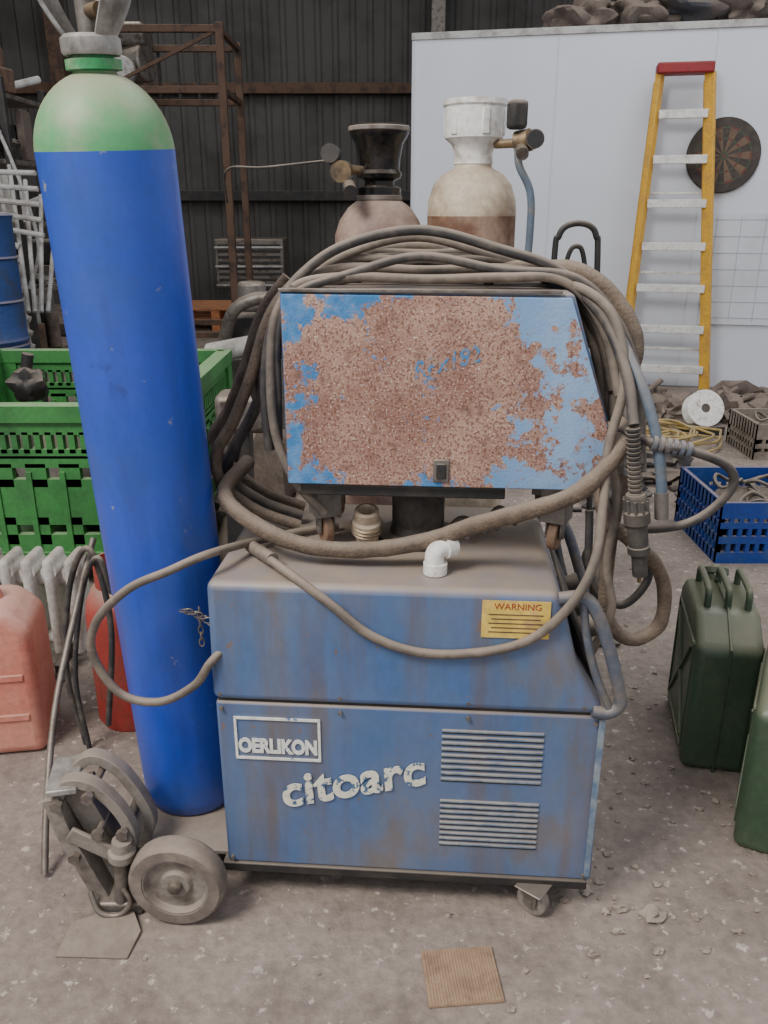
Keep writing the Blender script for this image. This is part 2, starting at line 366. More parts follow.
box('box',g,(-3.5,8.2,0.5),(0.5,0.4,0.36),white_bx,bevel=0.01)
g=group('storage_rack')
for x in (-3.75,-2.45):
    for y in (5.9,6.6): box('post',g,(x,y,1.1),(0.045,0.045,2.2),dark,bevel=0.003)
for z in (0.4,0.85,1.3,1.7,2.1): box('shelf',g,(-3.1,6.25,z),(1.3,0.7,0.03),steel,bevel=0.003)
random.seed(5)
for z in (0.42,0.87,1.32,1.72,2.12):
  for rowy in (6.0,6.35):
    x=-3.7
    while x<-2.5:
        w=random.uniform(0.05,0.16);h=random.uniform(0.08,0.33)
        mm=random.choice([white_bx,grey_metal,dark,steel,blue_d,dark,rust,sackm,heater_m])
        y=rowy+random.uniform(0,0.1); t=random.random()
        if t<0.35: box('stored_box',g,(x+w/2,y,z+h/2),(w*0.92,0.2,h),mm,bevel=0.01,rot=random.uniform(-.3,.3))
        elif t<0.6: cyl('stored_can',g,(x+w/2,y,z),(x+w/2,y,z+h),w*0.45,mm,bevel=0.005)
        elif t<0.8: cyl('stored_pipe',g,(x,y-0.1,z+0.05),(x+w*1.5,y+0.2,z+0.05+h*0.5),0.025,white_bx)
        else:
            bm=bmesh.new(); lump(bm,(x+w/2,y,z+h*0.4),(w*0.6,0.15,h*0.5),int(x*50),0.9,3); add('bundle',bm,mm,g)
        x+=w
bm=bmesh.new()
for i in range(8): bcyl(bm,(-3.3+i*0.04,5.45+i*0.02,1.05+i*0.05),(-2.3,5.5,0.55+i*0.09),0.02,seg=12)
for i in range(6): bcyl(bm,(-2.30+i*0.04,5.3,0.8),(-2.6+i*0.09,5.8,1.85-i*0.09),0.014,seg=8)
for i in range(5): bcyl(bm,(-2.75,5.5,1.35+i*0.07),(-2.12,5.45,1.25+i*0.09),0.016,seg=8)
add('pipe_bundle',bm,white_bx,g)
lathe('lamp_head',g,[(0.22,0),(0.23,0.02),(0.2,0.12),(0.1,0.22),(0.05,0.3),(0,0.3)],grey_metal,Matrix.Translation((-2.78,5.75,2.13)))
tube('hanging_cable',g,[(-2.6,5.85,2.2),(-2.4,5.8,1.7),(-2.3,5.8,1.2),(-2.4,5.8,0.9)],0.012,white_bx)
def drum(z,x=-2.27,y=4.75):
    g=group('blue_drum')
    lathe('drum',g,[(0,0),(0.24,0),(0.25,0.02),(0.24,0.04),(0.24,0.22),(0.252,0.23),(0.24,0.24),(0.24,0.45),(0.252,0.46),(0.24,0.47),(0.24,0.66),(0.25,0.68),(0.23,0.69),(0.22,0.67),(0,0.67)],blue_d,Matrix.Translation((x,y,z)))
    cyl('bung',g,(x+0.12,y-0.05,z+0.67),(x+0.12,y-0.05,z+0.70),0.03,steel)
drum(0.0);drum(0.692)

g=group('plastic_pallet_bin')
bx0,bx1,by0,by1,bh=-1.95,-0.80,2.95,4.2,0.74
def bin_side(nm,p0,p1):
    p0=Vector(p0);p1=Vector(p1);d=p1-p0;Ls=d.length;dn=d.normalized();a=math.atan2(d.y,d.x)
    bm=bmesh.new()
    def seg_(s0,s1,z0,z1,th=0.03):
        c=p0+dn*((s0+s1)/2); bbox(bm,(c.x,c.y,(z0+z1)/2),(s1-s0,th,z1-z0),a)
    seg_(0,Ls,bh-0.06,bh,0.07); seg_(0,Ls,bh-0.11,bh-0.055); seg_(0,Ls,bh-0.20,bh-0.165); seg_(0,Ls,0.12,0.17,0.05)
    s=0
    while s<Ls-0.02:
        seg_(s,s+0.022,bh-0.18,bh-0.10); s+=0.042
    seg_(0,Ls,0.28,bh-0.28); seg_(0,Ls,0.16,0.24)
    seg_(0,Ls,bh-0.235,bh-0.19)
    s=0
    while s<Ls-0.02:
        seg_(s,s+0.075,bh-0.31,bh-0.22); seg_(s,s+0.02,0.17,bh-0.25,0.045); seg_(s,s+0.06,0.2,0.31); s+=0.125
    for s in (0,Ls-0.1): seg_(s,s+0.1,0.0,bh-0.01,0.06)
    seg_(Ls/2-0.06,Ls/2+0.06,0.0,0.14)
    add(nm,bm,green_bin,g,smooth=False)
bin_side('side_front',(bx0,by0,0),(bx1,by0,0)); bin_side('side_back',(bx0,by1,0),(bx1,by1,0))
bin_side('side_left',(bx0,by0,0),(bx0,by1,0)); bin_side('side_right',(bx1,by0,0),(bx1,by1,0))
box('bottom',g,((bx0+bx1)/2,(by0+by1)/2,0.15),(bx1-bx0,by1-by0,0.03),green_bin,bevel=0)
bm=bmesh.new()
for i in range(9): lump(bm,(random.uniform(bx0+.2,bx1-.2),random.uniform(by0+.25,by1-.25),0.28+random.random()*0.15),(0.2,0.2,0.13),i,0.8,2)
lump(bm,(-1.60,3.7,0.66),(0.08,0.08,0.08),3,0.4,3); bcyl(bm,(-1.60,3.7,0.72),(-1.58,3.7,0.80),0.025)
add('contents',bm,dark,g)

g=group('engine_block')
box('crankcase',g,(-0.62,4.9,0.33),(0.75,0.5,0.66),steel,bevel=0.05)
box('head',g,(-0.6,4.9,0.76),(0.6,0.35,0.2),dark,bevel=0.03)
cyl('pipe',g,(-0.95,4.5,0.67),(-0.66,4.45,0.73),0.055,white_bx,bevel=0.01)
cyl('flange',g,(-0.68,4.453,0.727),(-0.65,4.448,0.733),0.085,grey_metal,bevel=0.005)
cyl('filter',g,(-0.75,4.85,0.86),(-0.75,4.85,1.02),0.08,steel,bevel=0.02)
tube('manifold',g,[(-0.9,4.7,0.7),(-0.8,4.6,0.9),(-0.6,4.6,0.95),(-0.4,4.65,0.8)],0.035,steel)
bm=bmesh.new()
lump(bm,(-0.3,3.6,0.25),(0.4,0.45,0.28),4,0.7,4); lump(bm,(-0.42,3.3,0.22),(0.2,0.25,0.3),14,0.8,4)
add('tarpaulin_heap',bm,sackm)
g=group('scrap_bracket')
beam('arm',g,(-0.40,2.5,0.90),(-0.52,2.45,0.62),0.05,0.06,steel); beam('arm',g,(-0.40,2.5,0.90),(-0.30,2.5,1.02),0.04,0.04,dark)
beam('post',g,(-0.47,2.5,0.0),(-0.45,2.5,0.80),0.08,0.08,dark); box('head',g,(-0.43,2.5,0.82),(0.16,0.12,0.12),steel,bevel=0.02)
box('foot',g,(-0.47,2.5,0.01),(0.3,0.25,0.02),dark)

g=group('oil_radiator')
for i in range(7):
    x=-1.36+i*0.066
    bm=bmesh.new(); r=bmesh.ops.create_cube(bm,size=1.0)
    bmesh.ops.transform(bm,matrix=Matrix.Translation((x,2.38,0.235))@Matrix.Diagonal((0.03,0.13,0.33,1)),verts=r['verts'])
    add('fin',bm,heater_m,g,bevel=0.0145,seg=3)
    cyl('top_rib',g,(x,2.33,0.355),(x,2.43,0.355),0.024,heater_m)
cyl('tube_top',g,(-1.37,2.38,0.32),(-0.95,2.38,0.32),0.025,heater_m); cyl('tube_bottom',g,(-1.37,2.38,0.11),(-0.95,2.38,0.11),0.025,heater_m)
for x in (-1.3,-1.02):
    box('foot',g,(x,2.38,0.05),(0.02,0.22,0.03),dark)
    for y in (2.29,2.47): cyl('castor',g,(x-0.015,y,0.022),(x+0.015,y,0.022),0.022,dark)

def fuelcan(name,loc,rot,w,t,h,mat):
    g=group(name,loc,(0,0,rot))
    out=[(-w/2,0.0),(w/2,0.0),(w/2,h*0.78),(w*0.30,h*0.9),(-w*0.30,h*0.9),(-w/2,h*0.8)]
    prism('tank',g,out,-t/2,t/2,mat,bevel=0.028,seg=4)
    bm=bmesh.new(); btube(bm,[(-w*0.22,0,h*0.86),(-w*0.18,0,h*0.985),(0.0,0,h),(w*0.14,0,h*0.985),(w*0.2,0,h*0.86)],0.016); add('handle',bm,mat,g)
    cyl('neck',g,(-w*0.36,0,h*0.82),(-w*0.41,0,h*0.91),0.026,mat); cyl('cap',g,(-w*0.40,0,h*0.905),(-w*0.43,0,h*0.95),0.033,mat,seg=16)
    for z in (0.25,0.5):
        box('rib',g,(0,-t/2-0.001,h*z),(w*0.8,0.008,0.02),mat,bevel=0.003)
    return g
fuelcan('fuel_can',(-1.085,1.99,0),0.15,0.30,0.2,0.48,red_pl)
g=group('gas_cylinder')
T=Matrix.Translation((-0.735,2.10,0))
lathe('body',g,[(0,0),(0.09,0),(0.1,0.02),(0.1,0.34),(0.095,0.38),(0.075,0.42),(0.045,0.44),(0,0.44)],red_pl2,T)
lathe('collar',g,[(0.06,0.42),(0.065,0.42),(0.065,0.5),(0.06,0.5),(0.06,0.42)],red_pl2,T)
cyl('valve',g,(-0.735,2.10,0.43),(-0.735,2.10,0.5),0.015,brass)
g=group('metal_rod')
tube('rod',g,[(-0.735,1.95,0.62),(-0.77,1.85,0.45),(-0.785,1.7,0.28),(-0.77,1.55,0.12),(-0.755,1.46,0.012)],0.008,steel)
tube('cable_loop',g,[(-0.82,1.93,0.02),(-0.84,1.92,0.25),(-0.80,1.92,0.5),(-0.73,1.9,0.61),(-0.70,1.9,0.4),(-0.74,1.9,0.1)],0.008,cable_dark)
tube('cable_loop',g,[(-0.80,1.9,0.02),(-0.81,1.9,0.25),(-0.76,1.9,0.5),(-0.70,1.87,0.60),(-0.68,1.88,0.5)],0.007,cable_dark)

# ================================================================ MAIN WELDING MACHINE
wm=group('welding_machine',(-0.335,1.42,0),(0,0,math.radians(-4.2)))
DEP=0.46
prism('lower_housing',wm,[(0,0.085),(0.768,0.085),(0.762,0.484),(0,0.484)],0,DEP,blue_cab,bevel=0.006)
prism('upper_housing',wm,[(-0.004,0.489),(0.757,0.489),(0.752,0.515),(0.70,0.60),(0.668,0.72),(0.655,0.745),(0.0,0.745)],-0.006,DEP+0.004,blue_cab,bevel=0.016,seg=4)
box('seam',wm,(0.38,DEP/2,0.4865),(0.75,DEP-0.01,0.01),dark,bevel=0)
box('chassis',wm,(0.375,DEP/2,0.075),(0.77,DEP+0.01,0.022),dark,bevel=0.003)
box('end_strip',wm,(0.757,-0.003,0.29),(0.012,0.006,0.38),vent_m,bevel=0.001)
box('control_panel',wm,(0.72,DEP/2,0.61),(0.008,DEP-0.08,0.2),dark,bevel=0.002,rot=Quaternion((0,1,0),math.radians(-24)))
for y in (0.1,0.2,0.3): cyl('knob',wm,(0.72,y,0.62),(0.745,y,0.63),0.022,dusty_black)
for z0,z1 in ((0.318,0.446),(0.158,0.278)):
    n=9
    for i in range(n):
        z=z0+(i+0.5)*(z1-z0)/n
        box('vent_slat',wm,(0.55,-0.001,z),(0.2,0.006,0.0062),vent_m,bevel=0.002)
        box('vent_gap',wm,(0.55,0.0,z-0.0055),(0.198,0.002,0.003),dark,bevel=0)
for x,z in ((0.012,0.47),(0.745,0.47),(0.012,0.1),(0.75,0.1),(0.25,0.47),(0.5,0.47),(0.012,0.505),(0.25,0.505),(0.5,0.505),(0.72,0.505)):
    cyl('screw',wm,(x,-0.007,z),(x,0.0,z),0.004,steel,seg=10)
for c,s in (((0.122,-0.002,0.449),(0.172,0.003,0.005)),((0.122,-0.002,0.355),(0.172,0.003,0.005)),((0.0375,-0.002,0.402),(0.005,0.003,0.098)),((0.2065,-0.002,0.402),(0.005,0.003,0.098))):
    box('label_frame',wm,c,s,white_p,bevel=0)
text('label_text',wm,'OERLIKON',(0.122,-0.002,0.383),0.044,white_p,off=0.0023,sx=0.74)
text('script_text',wm,'citoarc',(0.266,-0.003,0.306),0.105,white_p2,rot=(math.pi/2,math.radians(-14.5),0),off=0.003,shear=0.2,sx=1.0,space=1.03)
box('warning_label',wm,(0.580,-0.0075,0.69),(0.125,0.002,0.076),yellow_l,bevel=0)
text('warning_text',wm,'WARNING',(0.583,-0.009,0.716),0.018,red_ink,ext=0.0003)
for i in range(5): box('warning_line',wm,(0.58,-0.0088,0.70-i*0.009),(0.10-0.01*(i%2),0.001,0.002),rust,bevel=0)
box('bottle_platform',wm,(-0.115,0.22,0.088),(0.26,0.40,0.012),rim,bevel=0.003)
box('platform_lip',wm,(-0.245,0.22,0.1),(0.006,0.38,0.03),steel,bevel=0.001)
cyl('axle',wm,(-0.09,-0.07,0.069),(-0.09,0.53,0.069),0.011,steel)
def wheel(parent,c,r,w,nm):
    mt=axis(c,(0,1,0))
    lathe(nm+'_tyre',parent,[(r*0.70,-w/2),(r*0.92,-w/2),(r*0.985,-w*0.36),(r,-w*0.2),(r,w*0.2),(r*0.985,w*0.36),(r*0.92,w/2),(r*0.70,w/2),(r*0.70,-w/2)],tyre,mt)
    lathe(nm+'_rim',parent,[(0,-w*0.32),(r*0.28,-w*0.34),(r*0.34,-w*0.18),(r*0.60,-w*0.2),(r*0.66,-w*0.46),(r*0.72,-w*0.46),(r*0.72,w*0.46),(r*0.6,w*0.3),(0,w*0.3)],rim,mt)
    lathe(nm+'_hub',parent,[(0,-w*0.65),(r*0.09,-w*0.63),(r*0.14,-w*0.55),(r*0.16,-w*0.2),(0.0,-w*0.2)],steel,mt)
wheel(wm,(-0.085,-0.075,0.1),0.1,0.05,'wheel_near'); wheel(wm,(-0.085,0.53,0.1),0.1,0.05,'wheel_far')
def castor(parent,x,y,ztop,r,nm,m_,rot=0.0):
    mt=Matrix.Translation((x,y,0))@Matrix.Rotation(rot,4,'Z')
    def put(o): o.matrix_local=mt; return o
    z0,z1=ztop
    bm=bmesh.new(); bcyl(bm,(-r*0.32,0,r+z0),(r*0.32,0,r+z0),r,r,28); put(add(nm+'_wheel',bm,m_,parent,bevel=0.003))
    bm=bmesh.new(); bcyl(bm,(-r*0.62,0,r+z0),(r*0.62,0,r+z0),r*0.22,r*0.22,12); put(add(nm+'_axle',bm,steel,parent))
    for s in (-1,1):
        bm=bmesh.new(); bbox(bm,(s*r*0.5,0,z0+r*1.5),(0.004,r*0.9,r*1.3)); put(add(nm+'_fork',bm,steel,parent,bevel=0.001))
    bm=bmesh.new(); bbox(bm,(0,0,(z0+r*2.1+z1)/2),(r*1.8,r*1.8,max(0.004,z1-z0-r*2.08))); put(add(nm+'_plate',bm,steel,parent,bevel=0.002))
castor(wm,0.652,-0.005,(0.0,0.072),0.034,'castor_near',rim,math.radians(55))
castor(wm,0.645,DEP-0.04,(0.0,0.066),0.03,'castor_far',rim,math.radians(20))
for y in (-0.005,DEP-0.03):
    tube('carry_loop',wm,[(0.655,y,0.735),(0.70,y,0.738),(0.728,y,0.705),(0.757,y,0.63),(0.782,y,0.545),(0.785,y,0.515),(0.765,y,0.497),(0.735,y,0.50)],0.0125,plast)
    tube('inner_loop',wm,[(0.70,y,0.73),(0.712,y,0.66),(0.735,y,0.58),(0.765,y,0.51)],0.008,plast)

# ================================================================ WIRE FEEDER
wf=group('wire_feeder',(-0.188,1.525,0),(0,0,math.radians(-4.5)))
FD=0.30
prism('case',wf,[(0,0.902),(0.6,0.902),(0.602,1.03),(0.522,1.262),(0,1.266)],0.006,FD,blue_dark,bevel=0.005)
prism('side_door',wf,[(0.004,0.905),(0.597,0.905),(0.598,1.03),(0.517,1.256),(0.004,1.260)],-0.004,0.006,feeder_m,bevel=0.002)
box('latch_plate',wf,(0.297,-0.006,0.938),(0.03,0.005,0.045),steel,bevel=0.002)
box('latch',wf,(0.297,-0.009,0.938),(0.018,0.006,0.03),dark,bevel=0.002)
box('hinge',wf,(0.25,0.0,1.266),(0.5,0.012,0.006),steel,bevel=0.001)
text('scribble',wf,'RPx182',(0.30,-0.0045,1.14),0.042,pale_blue,rot=(math.pi/2,math.radians(-16),0),ext=0.0004,off=0.0008,sx=0.95,shear=0.3)
box('base_plate',wf,(0.22,FD/2,0.889),(0.40,FD-0.02,0.022),dark,bevel=0.003)
cyl('swivel',wf,(0.25,0.14,0.747),(0.25,0.14,0.88),0.055,dusty_black)
lathe('swivel_flange',wf,[(0,0.747),(0.085,0.747),(0.085,0.757),(0.06,0.762),(0.055,0.78)],dark,Matrix.Translation((0.25,0.14,0)))
for x in (0.06,0.53):
    for y in (0.09,0.26):
        castor(wf,x,y,(0.748,0.90),0.03,'castor',castor_m,0.5 if x<0.3 else -0.4)
        cyl('castor_stem',wf,(x,y,0.81),(x,y,0.9),0.016,steel)
tube('carry_handle',wf,[(0.12,0.18,1.262),(0.13,0.18,1.30),(0.17,0.18,1.312),(0.33,0.18,1.312),(0.37,0.18,1.30),(0.38,0.18,1.262)],0.009,dusty_black)
box('red_tag',wf,(0.30,0.22,1.275),(0.05,0.03,0.02),red_c,bevel=0.004)
g=group('pipe_fitting')
lathe('cup',g,[(0,0.0),(0.022,0),(0.026,0.02),(0.03,0.022),(0.03,0.05),(0.025,0.055),(0.025,0.075),(0.018,0.078),(0.018,0.04),(0,0.04)],cream,Matrix.Translation((-0.035,1.60,0.757))@Matrix.Rotation(0.3,4,'X'))
for k in range(3): lathe('ring',g,[(0.026,0.024+k*0.008),(0.033,0.026+k*0.008),(0.026,0.03+k*0.008)],brass,Matrix.Translation((-0.035,1.60,0.757))@Matrix.Rotation(0.3,4,'X'))
g=group('pipe_elbow')
tube('elbow',g,[(0.098,1.455,0.757),(0.096,1.455,0.782),(0.106,1.46,0.795),(0.125,1.47,0.797)],0.0185,white_cap,seg=18)
cyl('collar_a',g,(0.098,1.455,0.747),(0.098,1.455,0.768),0.023,white_cap); cyl('collar_b',g,(0.114,1.463,0.797),(0.132,1.474,0.798),0.023,white_cap)
g=group('wire_scraps')
for i,(x,y) in enumerate(((0.13,1.62),(0.17,1.60),(0.21,1.63))): tube('scrap',g,[(x,y,0.76),(x+0.03,y+0.01,0.79+0.01*i),(x+0.07,y+0.02,0.775)],0.008,steel)

# ================================================================ BLUE GAS BOTTLE
base=Vector((-0.452,1.655,0.097)); top=Vector((-0.476,1.548,1.490)); ax=(top-base); LB=ax.length
gb=group('gas_cylinder',base,ax.to_track_quat('Z','Y'))
R=0.1155
lathe('body',gb,[(0,0.0),(R*0.86,0.0),(R*0.96,0.012),(R,0.04),(R,0.7),(R,LB+0.006)],bottle_blue,seg=72)
lathe('shoulder',gb,[(R,LB+0.006)]+[(R*math.cos(a),LB+0.128*math.sin(a)) for a in [math.radians(x) for x in range(6,76,6)]]+[(0.034,LB+0.128),(0.034,LB+0.14),(0,LB+0.14)],bottle_green,seg=72)
lathe('neck_ring',gb,[(0.034,LB+0.125),(0.045,LB+0.127),(0.045,LB+0.142),(0.034,LB+0.144),(0.03,LB+0.17),(0,LB+0.17)],green_plain)
lathe('guard_collar',gb,[(0.03,LB+0.147),(0.045,LB+0.148),(0.048,LB+0.153),(0.048,LB+0.172),(0.042,LB+0.178),(0.03,LB+0.178)],grey_metal)
for adeg in (-8,188,90):
    a0=math.radians(adeg)
    bm=bmesh.new(); rows=[]
    for i in range(15):
        t=i/14; z=LB+0.170+t*0.17; rad=0.040+0.042*math.sin(min(1,t*1.7)*math.pi/2); half=math.radians(42-12*math.sin(t*math.pi))
        rows.append([(rad,a0+half*(j/4-1),z) for j in range(9)])
    V=[]
    for inner in (0,0.007):
        vs=[[bm.verts.new(((r-inner)*math.cos(a),(r-inner)*math.sin(a),z)) for r,a,z in row] for row in rows]; V.append(vs)
        for i in range(14):
            for j in range(8): bm.faces.new((vs[i][j],vs[i][j+1],vs[i+1][j+1],vs[i+1][j]))
    for j in (0,8):
        for i in range(14): bm.faces.new((V[0][i][j],V[0][i+1][j],V[1][i+1][j],V[1][i][j]))
    add('guard_petal',bm,grey_metal,gb,ang=60)
lathe('guard_top_ring',gb,[(0.072,LB+0.335),(0.083,LB+0.335),(0.083,LB+0.35),(0.072,LB+0.35),(0.072,LB+0.335)],grey_metal)
cyl('valve_body',gb,(0,0,LB+0.16),(0,0,LB+0.25),0.017,steel); cyl('valve_outlet',gb,(0,0,LB+0.21),(0.035,-0.02,LB+0.21),0.012,brass)
cyl('valve_knob',gb,(0,0,LB+0.25),(0,0,LB+0.285),0.026,dusty_black,seg=12)
g=group('safety_chain')
bm=bmesh.new()
for i in range(9):
    c=Vector((-0.395+i*0.010,1.475-i*0.004,0.665-i*0.004-0.0006*(i-4)**2))
    if i%2: pts=[c+Vector((0.009*math.cos(a),0,0.006*math.sin(a))) for a in [k*math.pi/4 for k in range(9)]]
    else: pts=[c+Vector((0.009*math.cos(a),0.006*math.sin(a),0)) for a in [k*math.pi/4 for k in range(9)]]
    btube(bm,pts,0.0015,seg=6,n=2)
for i in range(6):
    c=Vector((-0.365,1.475,0.655-i*0.014)); btube(bm,[c+Vector((0.005*math.cos(a)*(i%2),0.005*math.cos(a)*(1-i%2),0.009*math.sin(a))) for a in [k*math.pi/4 for k in range(9)]],0.0015,seg=6,n=2)
add('links',bm,steel,g)

# ================================================================ REAR GAS BOTTLES
g=group('gas_cylinder')
cx,cy=0.228,2.30; T=Matrix.Translation((cx,cy,-0.025))
lathe('body_low',g,[(0,0.025),(0.105,0.025),(0.115,0.05),(0.115,1.31)],cream,T,64)
lathe('body_band',g,[(0.115,1.31),(0.115,1.41)],brown_band,T,64)
lathe('body_shoulder',g,[(0.115,1.41),(0.115,1.42),(0.112,1.45),(0.100,1.485),(0.078,1.51),(0.05,1.525),(0.045,1.535),(0,1.535)],cream,T,64)
lathe('cap',g,[(0.045,1.53),(0.050,1.535),(0.048,1.56),(0.056,1.58),(0.074,1.595),(0.076,1.665),(0.080,1.67),(0.080,1.682),(0.066,1.682),(0.06,1.62),(0,1.60)],white_cap,T,48)
for a in (0.6,1.7,2.8,3.9,5.0,6.0): box('cap_rib',g,(cx+0.073*math.cos(a),cy+0.073*math.sin(a),1.605),(0.02,0.01,0.06),white_cap,bevel=0.003,rot=a+math.pi/2)
g=group('gas_cylinder')
cx,cy=-0.012,2.26; T=Matrix.Translation((cx,cy,-0.03))
lathe('body',g,[(0,0.03),(0.105,0.03),(0.115,0.06),(0.115,1.33),(0.114,1.37),(0.102,1.405),(0.08,1.435),(0.06,1.45),(0.05,1.455),(0,1.455)],mauve,T,64)
lathe('neck_band',g,[(0.05,1.452),(0.058,1.454),(0.058,1.464),(0.05,1.466)],rim,T,48)
lathe('guard_base',g,[(0.05,1.46),(0.055,1.465),(0.055,1.482),(0.038,1.488),(0.038,1.498),(0.054,1.505),(0.057,1.515),(0.05,1.525)],black_gl,T,48)
lathe('guard_cup',g,[(0.050,1.515),(0.053,1.55),(0.060,1.585),(0.070,1.60),(0.0745,1.61),(0.0745,1.626),(0.066,1.628),(0.052,1.59),(0.044,1.55),(0.0,1.54)],black_gl,T,48)
lathe('guard_lip',g,[(0.0746,1.612),(0.077,1.614),(0.077,1.622),(0.0746,1.624)],rim,T,48)
g=group('gas_regulator')
cyl('body',g,(0.325,2.22,1.555),(0.355,2.20,1.56),0.026,brass); cyl('inlet',g,(0.28,2.27,1.555),(0.375,2.2,1.555),0.011,brass)
box('gauge_boot',g,(0.32,2.2,1.615),(0.045,0.04,0.065),dusty_black,bevel=0.01,rot=0.3)
cyl('gauge',g,(0.362,2.21,1.56),(0.362,2.17,1.56),0.022,steel); cyl('knob',g,(0.335,2.2,1.54),(0.33,2.15,1.525),0.015,steel)
cyl('gauge_face',g,(0.362,2.17,1.56),(0.362,2.167,1.56),0.019,dark)
tube('hose',g,[(0.325,2.2,1.54),(0.33,2.19,1.50),(0.36,2.19,1.44),(0.365,2.19,1.35),(0.36,2.2,1.2),(0.35,2.22,0.9)],0.0095,hose_blue)
g=group('gas_regulator')
cyl('inlet',g,(-0.03,2.25,1.49),(-0.10,2.2,1.495),0.011,brass); cyl('body',g,(-0.10,2.22,1.49),(-0.105,2.16,1.487),0.025,brass)
cyl('gauge',g,(-0.125,2.2,1.525),(-0.13,2.16,1.528),0.022,dark); cyl('knob',g,(-0.085,2.17,1.455),(-0.08,2.12,1.44),0.016,dark)
tube('hose',g,[(-0.12,2.2,1.515),(-0.3,2.25,1.50),(-0.42,2.4,1.50),(-0.46,2.6,1.42)],0.003,cable_dark)
g=group('sack_truck')
tube('frame',g,[(0.52,2.72,0.03),(0.545,2.76,0.7),(0.55,2.8,1.25),(0.56,2.8,1.32),(0.58,2.8,1.35),(0.62,2.8,1.36),(0.66,2.8,1.35),(0.68,2.8,1.32),(0.69,2.8,1.25),(0.71,2.76,0.7),(0.735,2.72,0.03)],0.010,dark)
tube('inner_frame',g,[(0.56,2.77,0.75),(0.585,2.80,1.2),(0.62,2.8,1.29),(0.655,2.8,1.2),(0.69,2.77,0.75)],0.008,dark)
for z in (0.4,0.8,1.18): cyl('crossbar',g,(0.54,2.77,z),(0.70,2.77,z),0.009,dark)
box('toe_plate',g,(0.63,2.62,0.012),(0.35,0.25,0.012),dark)
for x in (0.48,0.78): cyl('wheel',g,(x-0.02,2.84,0.11),(x+0.02,2.84,0.11),0.11,dusty_black)
cyl('axle',g,(0.48,2.84,0.11),(0.78,2.84,0.11),0.012,steel)

# ================================================================ CABLES AND HOSES
g=group('welding_cable')
tube('left_loop',g,[(-0.10,1.68,0.758),(-0.179,1.643,0.758),(-0.266,1.56,0.768),(-0.335,1.44,0.79),(-0.40,1.41,0.77),(-0.479,1.41,0.733),(-0.55,1.42,0.66),(-0.569,1.43,0.58),(-0.525,1.43,0.495),(-0.446,1.42,0.482),(-0.372,1.41,0.525),(-0.337,1.405,0.576),(-0.31,1.425,0.60)],0.0085,cable)
g=group('welding_cable')
tube('front_droop',g,[(-0.272,1.56,0.758),(-0.186,1.43,0.762),(-0.101,1.392,0.712),(-0.026,1.385,0.65),(0.068,1.378,0.617),(0.18,1.37,0.622),(0.271,1.362,0.654),(0.337,1.35,0.73),(0.376,1.36,0.814),(0.392,1.40,0.913),(0.40,1.43,1.003),(0.425,1.46,1.12),(0.40,1.52,1.235),(0.30,1.60,1.285),(0.15,1.65,1.30)],0.009,cable)
cyl('plug',g,(-0.272,1.56,0.76),(-0.215,1.475,0.765),0.013,cable)
g=group('welding_cable_coil')
for i in range(8):
    k=i/7; yo=[0,0.05,0.1,-0.03,0.14,0.03,0.08,0.12][i]; dz=[0.0,-0.014,-0.03,-0.045,-0.02,-0.055,-0.06,-0.045][i]; dx=[0,0.012,-0.012,0.02,-0.02,0.03,0.0,-0.03][i]
    sag=random.uniform(-0.01,0.01)
    pts=[(-0.228+dx,1.60+yo,0.95+0.05*k),(-0.232+dx*1.4,1.60+yo,1.06),(-0.219+dx,1.60+yo,1.17),(-0.176+dx*0.6,1.60+yo,1.262+dz*0.2),(-0.081+dx,1.61+yo,1.335+dz),(0.066,1.62+yo,1.365+dz),(0.213,1.61+yo,1.335+dz*0.8+sag),(0.329+dx,1.60+yo,1.292+dz*0.2),(0.41+dx,1.57+yo*0.8,1.205),(0.444+dx,1.52+yo*0.5,1.10),(0.443+dx*1.2,1.46+yo*0.4,1.0-0.08*k)]
    tube('turn',g,pts,0.0085 if i%2 else 0.0095,cable if i%3 else cable_dark)
for i in range(4):
    zz=1.272+0.013*i; yy=1.58+0.045*i
    tube('flat_turn',g,[(-0.20,yy,1.18),(-0.17,yy,1.262),(-0.08,yy,zz+0.012),(0.08,yy,zz+0.008),(0.22,yy-0.01,zz+0.012),(0.33,yy-0.01,1.277),(0.40,yy-0.03,1.20),(0.43,yy-0.08,1.08)],0.009,cable)
for i,(dx,yy) in enumerate(((0,1.66),(0.03,1.72),(-0.03,1.78))):
    tube('left_hang',g,[(-0.17+dx,yy,1.27),(-0.225+dx,yy,1.2),(-0.27+dx,yy,1.08),(-0.31+dx,yy,0.99),(-0.345+dx,yy-0.01,0.93),(-0.34,yy,0.86),(-0.27,yy,0.80),(-0.18,yy,0.765)],0.012,cable_dark if i==1 else sleeve)
tube('left_inner',g,[(-0.17,1.58,1.27),(-0.205,1.57,1.2),(-0.215,1.56,1.08),(-0.205,1.55,0.98),(-0.17,1.54,0.90),(-0.12,1.56,0.83)],0.009,cable)
g=group('sleeved_hose')
tube('hose',g,[(-0.30,1.75,0.88),(-0.325,1.60,0.856),(-0.244,1.52,0.815),(-0.145,1.495,0.785),(-0.027,1.485,0.782),(0.088,1.475,0.806),(0.18,1.45,0.85),(0.26,1.42,0.885),(0.345,1.405,0.925),(0.412,1.43,0.985),(0.45,1.50,1.04)],0.0165,sleeve,seg=14,wob=0.12)
g=group('sleeved_hose')
tube('upper',g,[(0.12,1.72,1.285),(0.272,1.65,1.292),(0.37,1.62,1.285),(0.435,1.60,1.235),(0.47,1.58,1.165),(0.455,1.56,1.10)],0.021,sleeve,seg=14,wob=0.12)
g=group('sleeved_hose')
